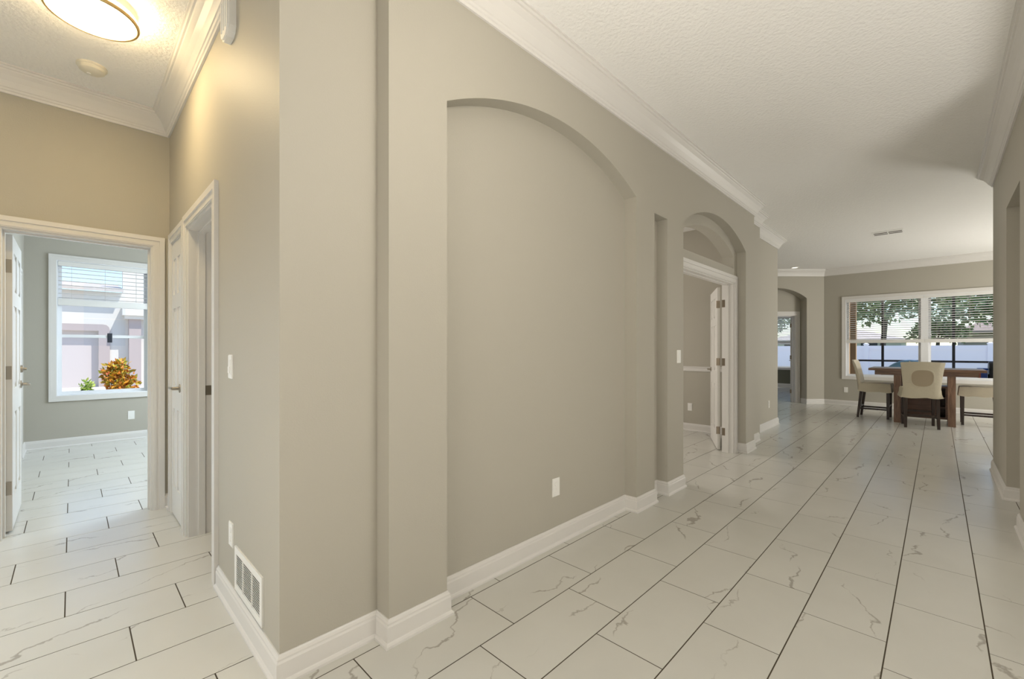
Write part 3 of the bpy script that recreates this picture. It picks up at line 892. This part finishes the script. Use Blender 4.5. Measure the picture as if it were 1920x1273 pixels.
sd = thing('smoke_detector', 'round cream smoke detector on the hall ceiling', 'smoke detector', (-3.86, 0.09, H - 0.035), 0, world=True)
MB().lathe([(0, H), (0.074, H), (0.074, H - 0.010), (0.066, H - 0.014), (0.062, H - 0.030), (0.052, H - 0.037), (0, H - 0.038)], (-3.86, 0.09, 0), 'Z', 40).build('housing', simple('cream_plastic', (0.78, 0.74, 0.62, 1), 0.4), sd, smooth=True)
MB().lathe([(0, H - 0.037), (0.012, H - 0.037), (0.010, H - 0.041), (0, H - 0.041)], (-3.885, 0.075, 0), 'Z', 16).build('test_button', 'plastic', sd, smooth=True)

cv = thing('ceiling_vent', 'white linear slot vent in the corridor ceiling', 'vent', (-0.55, 8.82, H - 0.012), 0, world=True)
MB().box(-0.74, 8.71, H - 0.004, -0.37, 8.94, H).build('vent_frame', 'plastic', cv)
for x0, x1 in ((-0.72, -0.56), (-0.545, -0.39)):
    for k in range(4):
        y = 8.745 + k * 0.053
        MB().add([(x0, y - .020, H - .004), (x1, y - .020, H - .004), (x1, y + .018, H - .014), (x0, y + .018, H - .014), (x0, y - .020, H - .0025), (x1, y - .020, H - .0025), (x1, y + .018, H - .0125), (x0, y + .018, H - .0125)],
                 [(0, 1, 2, 3), (4, 7, 6, 5), (0, 4, 5, 1), (2, 6, 7, 3), (1, 5, 6, 2), (3, 7, 4, 0)]).build('vane', 'plastic_dark' if k % 2 else 'plastic', cv)

rl = thing('recessed_light', 'small recessed downlight near the angled wall', 'ceiling light', (-2.26, 11.2, H - 0.006), 0, world=True)
MB().lathe([(0, H), (0.085, H), (0.083, H - 0.006), (0.066, H - 0.007), (0, H - 0.007)], (-2.26, 11.2, 0), 'Z', 32).build('trim_ring', 'plastic', rl, smooth=True)
MB().lathe([(0, H - 0.0065), (0.06, H - 0.0065), (0.058, H - 0.009), (0, H - 0.009)], (-2.26, 11.2, 0), 'Z', 32).build('lens', 'downlight', rl, smooth=True)


# ------------------------------------------------------------------ dining table and chairs
tb = thing('dining_table', 'brown wooden counter height table by the dining window', 'table', (-0.17, 10.2, 0), 0)
MB().box(-0.70, -0.45, 0.875, 0.70, 0.45, 0.915, 0.004).build('tabletop', 'tablewood', tb)
MB().box(-0.62, -0.37, 0.80, 0.62, -0.345, 0.875).build('apron', 'tablewood', tb)
MB().box(-0.62, 0.345, 0.80, 0.62, 0.37, 0.875).build('apron', 'tablewood', tb)
for s in (-1, 1):
    MB().box(0.60 * s, -0.345, 0.80, 0.62 * s, 0.345, 0.875).build('apron', 'tablewood', tb)
    # slab leg with a rounded foot, open in the middle
    x = 0.325 * s
    for yy in (-0.335, 0.335):
        sg = 1 if yy < 0 else -1
        o = [(yy - 0.045, 0.80), (yy + 0.045, 0.80), (yy + 0.045, 0.16)] + \
            [(yy + 0.045 + sg * 0.0 + (0.16 * sg) * (1 - math.cos(a)) , 0.16 - 0.13 * math.sin(a)) for a in [i * math.pi / 16 for i in range(1, 9)]]
        out = [(yy - 0.045, 0.80), (yy + 0.045, 0.80), (yy + 0.045, 0.0), (yy - 0.045, 0.0)]
        MB().prism([out], lambda a, z, w: (w, a, z), x - 0.045, x + 0.045).build('leg', 'tablelegwood', tb)
    MB().box(x - 0.035, -0.29, 0.0, x + 0.035, 0.29, 0.09, 0.006).build('foot_rail', 'basewood', tb)
bs = MB().box(-0.28, -0.20, 0.09, 0.28, 0.20, 0.12)
bs.box(-0.28, -0.20, 0.60, 0.28, 0.20, 0.63); bs.box(-0.28, 0.18, 0.12, 0.28, 0.20, 0.60)
for xx in (-0.28, 0.14, 0.255):
    bs.box(xx, -0.20, 0.12, xx + 0.025, 0.18, 0.60)
bs.build('storage_base', 'basewood', tb)
MB().box(-0.252, -0.215, 0.125, 0.138, -0.197, 0.595, 0.004).build('storage_door', 'basewood', tb)
for z in (0.27, 0.43):
    MB().box(0.165, -0.19, z, 0.255, 0.18, z + 0.018).build('shelf', 'basewood', tb)


def cushion(x0, y0, z0, x1, y1, z1, r):
    return MB().box(x0, y0, z0, x1, y1, z1, r)


def chair(label, loc, rz, patch):
    """faces local +y, backrest at -y"""
    t = thing('dining_chair', label, 'chair', loc, rz, 'slipcovered counter chairs at the dining table')
    W = 0.225
    # seat with a loose skirt
    def ring(hx, y0, y1, z, wob=0.0):
        pts = []
        for i in range(8): pts.append((-hx + 2 * hx * i / 8, y0, z + wob * math.sin(i * 1.7)))
        for i in range(8): pts.append((hx, y0 + (y1 - y0) * i / 8, z + wob * math.cos(i * 1.3)))
        for i in range(8): pts.append((hx - 2 * hx * i / 8, y1, z + wob * math.sin(i * 2.1)))
        for i in range(8): pts.append((-hx, y1 - (y1 - y0) * i / 8, z + wob * math.cos(i * 1.9)))
        return pts
    R = [ring(0.17, -0.15, 0.17, 0.632), ring(0.215, -0.195, 0.215, 0.625), ring(W, -0.205, 0.225, 0.60), ring(W + 0.005, -0.21, 0.23, 0.54), ring(W + 0.022, -0.232, 0.238, 0.474, 0.008), ring(W + 0.012, -0.222, 0.228, 0.474, 0.008), ring(W - 0.01, -0.19, 0.21, 0.54)]
    mb = MB()
    vs = [q for r in R for q in r]; n = 32
    fs = [tuple(range(n))] + [(i * n + k, i * n + (k + 1) % n, (i + 1) * n + (k + 1) % n, (i + 1) * n + k) for i in range(len(R) - 1) for k in range(n)] + [tuple((len(R) - 1) * n + k for k in reversed(range(n)))]
    mb.add(vs, fs).build('seat_cover', 'slip', t, smooth=True)
    # curved, reclined back cover that widens at the top
    nx, nz = 10, 8
    def bp(i, j, side):
        u = -1 + 2 * i / nx; v = j / nz
        hw = 0.212 + 0.045 * v ** 1.5
        z = 0.475 + 0.57 * v - (0.012 * u * u if j == nz else 0) + (0.010 * math.sin(3 * u) if j == 0 else 0)
        y = -0.205 - 0.115 * v ** 1.6 + 0.025 * u * u * v
        th = 0.070 - 0.022 * v
        if j == 0: th = 0.055
        edge = 0.55 if i in (0, nx) else 1.0
        edge *= 0.6 if j == nz else 1.0
        return (u * hw, y + side * th / 2 * edge, z)
    vs, fs = [], []
    for side in (-1, 1):
        for j in range(nz + 1):
            for i in range(nx + 1): vs.append(bp(i, j, side))
    m = (nx + 1) * (nz + 1)
    for s in (0, 1):
        for j in range(nz):
            for i in range(nx):
                a = s * m + j * (nx + 1) + i
                fs.append((a, a + 1, a + nx + 2, a + nx + 1))
    edge = [j * (nx + 1) for j in range(nz)] + [nz * (nx + 1) + i for i in range(nx)] + [(nz - j) * (nx + 1) + nx for j in range(nz)] + [nx - i for i in range(nx)]
    for k in range(len(edge)):
        a, b2 = edge[k], edge[(k + 1) % len(edge)]
        fs.append((a, b2, b2 + m, a + m))
    MB().add(vs, fs).build('back_cover', 'slip', t, smooth=True)
    if patch:
        # oval insert on the rear of the backrest with a raised edge
        def surf(u, z):
            v = (z - 0.475) / 0.57
            x = u * (0.212 + 0.045 * v ** 1.5)
            return (x, -0.205 - 0.115 * v ** 1.6 + 0.025 * u * u * v - (0.070 - 0.022 * v) / 2, z)
        def oval(s, lift):
            out = []
            for k in range(40):
                a = 2 * math.pi * k / 40
                cu, su = math.cos(a), math.sin(a)
                pw = lambda q: math.copysign(abs(q) ** 0.72, q)
                x, y, z = surf(0.56 * s * pw(cu), 0.785 + 0.130 * s * pw(su))
                out.append((x, y - lift, z))
            return out
        mb = MB()
        rings = [oval(1.13, -0.004), oval(1.10, 0.006), oval(1.0, 0.006), oval(0.97, -0.003)]
        vs = [q for r in rings for q in r]
        fs = [(i * 40 + k, i * 40 + (k + 1) % 40, (i + 1) * 40 + (k + 1) % 40, (i + 1) * 40 + k) for i in range(3) for k in range(40)]
        pip = mb.add(vs, fs).build('piping', 'slip', t, smooth=True)
        mb = MB()
        vs = oval(0.98, 0.001) + oval(0.5, 0.003)
        fs = [(k, (k + 1) % 40, 40 + (k + 1) % 40, 40 + k) for k in range(40)] + [tuple(range(40, 80))]
        mb.add(vs, fs).build('oval_panel', 'slip_patch', t, smooth=True)
    for s in (-1, 1):
        MB().bar((s * 0.185, 0.185, 0.52), (s * 0.185, 0.185, 0.0), 0.022, 0.017).build('leg', 'espresso', t)
        MB().bar((s * 0.185, -0.180, 0.52), (s * 0.190, -0.235, 0.0), 0.023, 0.017).build('leg', 'espresso', t)
        MB().bar((s * 0.187, -0.208, 0.165), (s * 0.185, 0.185, 0.165), 0.014).build('stretcher', 'espresso', t)
    MB().bar((-0.185, 0.185, 0.23), (0.185, 0.185, 0.23), 0.014).build('stretcher', 'espresso', t)
    MB().bar((-0.187, -0.21, 0.20), (0.187, -0.21, 0.20), 0.014).build('stretcher', 'espresso', t)
    return t


chair('cream slipcovered chair with its back to the room and an oval tan insert', (-0.215, 9.56, 0), math.radians(8), True)
chair('cream slipcovered chair seen from the side, left of the dining table', (-0.81, 10.30, 0), math.radians(-90 - 2), False)
chair('cream slipcovered chair at the right end of the dining table', (0.47, 10.44, 0), math.radians(90), False)

# ------------------------------------------------------------------ outside: back yard
struct("ground", MB().box(-60, 16.66, -0.60, 60, 90, -0.45), "lawn", "back yard lawn", "lawn")
struct('bounce_slab', MB().box(-20, 16.7, -0.45, 20, 22.5, -0.40), 'concrete', 'pale concrete slab added beyond the lanai to bounce sun onto the fence', 'deck')  # hidden slab, added as a reflector to brighten the fence
struct('floor_lanai', MB().box(-1.84, 12.16, -0.2, 6, 16.6, -0.05), 'concrete', 'concrete floor of the lanai', 'floor')
struct('ceiling_lanai', MB().box(-1.84, 12.16, 2.75, 6, 15.6, 2.9), 'stucco', 'lanai roof', 'ceiling')
sf = thing('screen_enclosure', 'dark bronze screen frame of the lanai', 'screen enclosure', (0, 15.5, -0.05), 0, world=True)
for x in (-1.078, 0.276, 1.63, 2.98, 4.3):
    MB().box(x - .027, 15.47, -0.05, x + .027, 15.53, 2.75).build('post', 'bronze', sf)
MB().box(-1.6, 15.48, 0.905, 6, 15.52, 0.955).build('chair_rail', 'bronze', sf)
MB().box(-1.6, 15.48, -0.05, 6, 15.52, 0.0).build('sill', 'bronze', sf)
lc = thing('lanai_column', 'tan stucco column at the lanai edge', 'column', (-1.71, 15.5, -0.05), 0, world=True)
MB().box(-1.775, 15.42, -0.05, -1.645, 15.6, 2.75, 0.006).build('shaft', 'stucco_tan', lc)
MB().box(-1.79, 15.40, -0.05, -1.63, 15.62, 0.15, 0.006).build('plinth', 'stucco_tan', lc)
gd = thing('lanai_dark_panel', 'dark panel against the tan outer wall', 'shutter', (-1.80, 14.6, 0), 0, world=True)  # plain dark panel with two rails on the outer wall
MB().box(-1.848, 14.3, 0.0, -1.80, 15.3, 2.3, 0.004).build('panel', 'slate', gd)
for z in (0.7, 1.4):
    MB().box(-1.80, 14.3, z, -1.79, 15.3, z + 0.05).build('rail', 'bronze', gd)

fc = thing('vinyl_fence', 'long white vinyl privacy fence across the back yard', 'fence', (0, 24, -0.45), 0, world=True)
FT = 1.395
xs = [-2.21 + 3.6 * k for k in range(-7, 5)]
for x in xs:
    MB().box(x - .075, 23.92, -0.46, x + .075, 24.08, FT + 0.05).build('post', 'fence', fc)
    mb = MB().box(x - .095, 23.90, FT + 0.05, x + .095, 24.10, FT + 0.075)
    mb.add([(x - .085, 23.91, FT + .075), (x + .085, 23.91, FT + .075), (x + .085, 24.09, FT + .075), (x - .085, 24.09, FT + .075), (x, 24, FT + .14)], [(0, 1, 4), (1, 2, 4), (2, 3, 4), (3, 0, 4)])
    mb.build('post_cap', 'fence', fc)
for a, b2 in zip(xs, xs[1:]):
    MB().box(a + .075, 23.985, -0.42, b2 - .075, 24.015, FT - 0.02).build('panel', 'fence', fc)
    MB().box(a + .075, 23.96, FT - 0.16, b2 - .075, 24.04, FT).build('top_rail', 'fence', fc)
    MB().box(a + .075, 23.96, -0.42, b2 - .075, 24.04, -0.26).build('bottom_rail', 'fence', fc)


def foliage(mb, c, r, n, ls, rg, clumps=10, shell=0.55):
    cl = []
    for _ in range(clumps):
        d = Vector((rg.gauss(0, 1), rg.gauss(0, 1), rg.gauss(0, 1))).normalized() * rg.uniform(shell * 0.6, 0.85)
        cl.append(d)
    for _ in range(n):
        b0 = rg.choice(cl)
        d = Vector((rg.gauss(0, 1), rg.gauss(0, 1), rg.gauss(0, 1))).normalized() * (0.40 * rg.random() ** 0.4)
        q = b0 + d
        pt = Vector((c[0] + q.x * r[0], c[1] + q.y * r[1], c[2] + q.z * r[2]))
        ax = (d.normalized() + Vector((rg.uniform(-.7, .7), rg.uniform(-.7, .7), rg.uniform(-.4, .8)))).normalized()
        sd_ = ax.cross(Vector((rg.uniform(-1, 1), rg.uniform(-1, 1), rg.uniform(-1, 1)))).normalized()
        up = sd_.cross(ax)
        l = ls * rg.uniform(0.7, 1.35); wd_ = l * 0.30
        mb.add([pt, pt + ax * l * 0.5 + sd_ * wd_ + up * l * .06, pt + ax * l - up * l * .05, pt + ax * l * 0.5 - sd_ * wd_ + up * l * .06, pt + ax * l * 0.5 - up * l * .04],
               [(0, 1, 4), (1, 2, 4), (2, 3, 4), (3, 0, 4)])
    return mb


def tree(name, label, x, y, h, crown_r, crown_z, n, lean=0.0, seed=1, ls=0.32, cl=16):
    rg = random.Random(seed)
    t = thing(name, label, 'tree', (x, y, -0.45), 0, world=True)
    mb = MB()
    top = Vector((x + lean, y, crown_z - crown_r[2] * 0.35))
    mb.tube((x, y, -0.45), top, 0.16, 0.09, 10)
    for k in range(6):
        a = k * 1.05 + rg.random()
        mb.tube(top + Vector((0, 0, -0.3 * rg.random())), top + Vector((math.cos(a) * crown_r[0] * .7, math.sin(a) * crown_r[1] * .7, crown_r[2] * rg.uniform(0.2, 0.9))), 0.06, 0.02, 7)
    mb.build('trunk', 'bark', t, smooth=True)
    o = foliage(MB(), (x + lean, y, crown_z), crown_r, n, ls, rg, cl).build('foliage', 'leaf_tree', t, fix=False)
    tag(o, kind='stuff')
    return t


tree('yard_tree', 'leafy tree behind the fence, left of the window mullion', -2.2, 29.5, 4, (3.3, 2.6, 1.5), 3.7, 2200, 0.3, 3, 0.26, 14)
tree('yard_tree', 'tree with a thick crown behind the fence, right of the window mullion', 2.6, 35.5, 5, (3.6, 2.2, 1.7), 4.1, 2000, 0.4, 9, 0.28, 13)
tree('yard_tree', 'small bright tree low behind the fence near the mullion', -0.1, 40.0, 3, (1.6, 1.5, 1.0), 2.3, 1000, 0.1, 21, 0.26, 10)
tree('yard_tree', 'round tree behind the fence seen from the far bedroom', -9.5, 36.0, 5, (3.5, 2.8, 2.0), 3.6, 2200, 0.2, 33, 0.32, 16)


def house(name, label, x0, x1, y0, y1, zw, zr, wallm, roofm, over=0.5):
    t = thing(name, label, 'house', ((x0 + x1) / 2, (y0 + y1) / 2, -0.45), 0, world=True)
    MB().box(x0, y0, -0.45, x1, y1, zw).build('wall', wallm, t)
    a, b2, c2, d = x0 - over, x1 + over, y0 - over, y1 + over
    my = (c2 + d) / 2; ins = min((d - c2) / 2, (b2 - a) / 2 - 0.2)
    MB().add([(a, c2, zw), (b2, c2, zw), (b2, d, zw), (a, d, zw), (a, c2, zw + .15), (b2, c2, zw + .15), (b2, d, zw + .15), (a, d, zw + .15), (a + ins, my, zr), (b2 - ins, my, zr)],
             [(3, 2, 1, 0), (0, 1, 5, 4), (1, 2, 6, 5), (2, 3, 7, 6), (3, 0, 4, 7), (4, 5, 9, 8), (5, 6, 9), (6, 7, 8, 9), (7, 4, 8)]).build('roof', roofm, t)
    for k in range(3):
        x = x0 + (x1 - x0) * (k + 0.7) / 3.4
        wn = MB().box(x - .6, y0 - .03, 0.7, x + .6, y0 + .02, 2.0).build('window', 'slate', t)
    return t


house('house_behind', 'house with a dark roof behind the fence on the right', 1.2, 14.0, 42, 54, 2.3, 5.6, 'stucco_rose', 'roof')
house('house_behind', 'pale low house behind the fence on the left', -13.0, -2.4, 52, 62, 2.0, 3.7, 'stucco', 'roof_pale')

bt = thing('storage_tote', 'blue storage tote on the lanai near the window', 'storage box', (0.665, 13.5, -0.05), 0, world=True)
MB().box(0.60, 13.4, -0.05, 0.735, 13.65, 0.80, 0.01).build('body', 'blue', bt)
MB().box(0.59, 13.39, 0.80, 0.745, 13.66, 0.84, 0.01).build('lid', 'blue', bt)
MB().box(0.60, 13.392, 0.55, 0.64, 13.4, 0.78).build('sticker', 'red', bt)
gr = thing('patio_grill', 'black covered grill on the lanai at the right', 'grill', (1.05, 13.6, -0.05), 0, world=True)
MB().box(0.76, 13.35, 0.25, 1.45, 13.85, 0.74, 0.03).build('body', 'black', gr)
MB().lathe([(0, 0), (0.25, 0), (0.25, 0.69), (0, 0.69)], (0.76, 13.6, 0.74), 'X', 24).build('hood', 'black', gr, smooth=True)
for xx in (0.80, 1.41):
    for yy in (13.4, 13.8):
        MB().box(xx - .02, yy - .02, -0.05, xx + .02, yy + .02, 0.26).build('leg', 'black', gr)
pf = thing('pool_float', 'pale blue inflatable ring leaning on the lanai behind the table', 'pool float', (-0.48, 14.0, -0.05), 0, world=True)
mb = MB(); vs = []; A, Bn = 32, 12
for i in range(A):
    a = 2 * math.pi * i / A
    for j in range(Bn):
        q = 2 * math.pi * j / Bn
        r = 0.40 + 0.12 * math.cos(q)
        vs.append((-0.48 + r * math.cos(a), 14.0 + 0.12 * math.sin(q), 0.47 + r * math.sin(a)))
mb.add(vs, [(i * Bn + j, ((i + 1) % A) * Bn + j, ((i + 1) % A) * Bn + (j + 1) % Bn, i * Bn + (j + 1) % Bn) for i in range(A) for j in range(Bn)]).build('ring', 'skyblue', pf, smooth='all')
MB().tube((-0.48, 13.86, 0.95), (-0.48, 13.83, 0.96), 0.014, 0.010).build('valve', 'plastic', pf)

# ------------------------------------------------------------------ outside: front, neighbour's house
struct('driveway', MB().box(-60, -30, -0.5, -8.3, 12, -0.26), 'concrete', 'pale concrete driveway outside the front room', 'driveway')
nh = thing('neighbour_house', 'cream stucco house across the driveway with a panelled garage door', 'house', (-27, 0, -0.26), 0, world=True)
G0, G1, GT = -4.2, 0.75, 1.98
MB().prism([[(-12, -0.27), (G0, -0.27), (G0, GT), (G1, GT), (G1, -0.27), (9, -0.27), (9, 5.6), (1.47, 5.6), (1.47, 3.55), (-12, 3.55)]], fx, -24.3, -24.0).build('wall', 'stucco', nh)
# arched stucco surround of the garage
sur = [(G0 - .33, -0.27), (G0 - .33, GT + 0.0), (G0 - .2, GT + .26), (G1 + 0.12, GT + .26), (G1 + 0.22, GT + .24), (G1 + 0.30, GT + .16), (G1 + 0.33, GT + 0.04), (G1 + .33, -0.27), (G1, -0.27), (G1, GT), (G0, GT), (G0, -0.27)]
MB().prism([sur], fx, -24.0, -23.93).build('garage_surround', 'stucco_rose', nh)
gdoor = MB().box(-24.26, G0, -0.27, -24.20, G1, GT).build('garage_door', 'garage', nh)
for r in range(4):
    for c2 in range(6):
        y = G0 + (G1 - G0) * (c2 + 0.5) / 6; z = -0.27 + (GT + 0.27) * (r + 0.5) / 4
        MB().box(-24.20, y - .33, z - .19, -24.185, y + .33, z + .19, 0.006).build('panel', 'garage', gdoor)
MB().box(-24.0, 1.64, -0.27, -23.6, 2.02, 2.48).build('pilaster', 'stucco_rose', nh)
cp = MB().box(-24.0, 1.5, 2.48, -23.45, 2.25, 2.62).box(-24.0, 1.42, 2.62, -23.35, 2.4, 2.95).build('capital', 'stucco', nh)
MB().add([(-23.6, -12.4, 3.55), (-23.6, 1.47, 3.55), (-27, 1.47, 4.05), (-27, -12.4, 4.05), (-23.6, -12.4, 3.68), (-23.6, 1.47, 3.68), (-27, 1.47, 4.2), (-27, -12.4, 4.2)],
         [(0, 1, 2, 3), (4, 7, 6, 5), (0, 4, 5, 1), (1, 5, 6, 2), (2, 6, 7, 3), (3, 7, 4, 0)]).build('roof', 'roof_pale', nh)


def shrub(name, label, x, y, z, r, n, ls, m, seed, cl):
    rg = random.Random(seed)
    t = thing(name, label, 'shrub', (x, y, -0.26), 0, world=True)
    st2 = MB()
    for k in range(7):
        a = k * 0.9
        st2.tube((x + .04 * math.cos(a), y + .04 * math.sin(a), -0.27), (x + r[0] * .6 * math.cos(a), y + r[1] * .6 * math.sin(a), z + r[2] * .3), 0.014, 0.006, 6)
    st2.build('stems', 'bark', t)
    tag(foliage(MB(), (x, y, z), r, n, ls, rg, cl, 0.7).build('foliage', m, t, fix=False), kind='stuff')
    return t


shrub('croton_shrub', 'orange and yellow croton shrub outside the front room window', -11.0, 0.61, 0.66, (0.22, 0.235, 0.32), 900, 0.08, 'leaf_croton', 5, 22)
shrub('lime_shrub', 'small lime green shrub outside the front room window', -11.6, 0.19, 0.44, (0.10, 0.11, 0.26), 260, 0.065, 'leaf_lime', 8, 9)
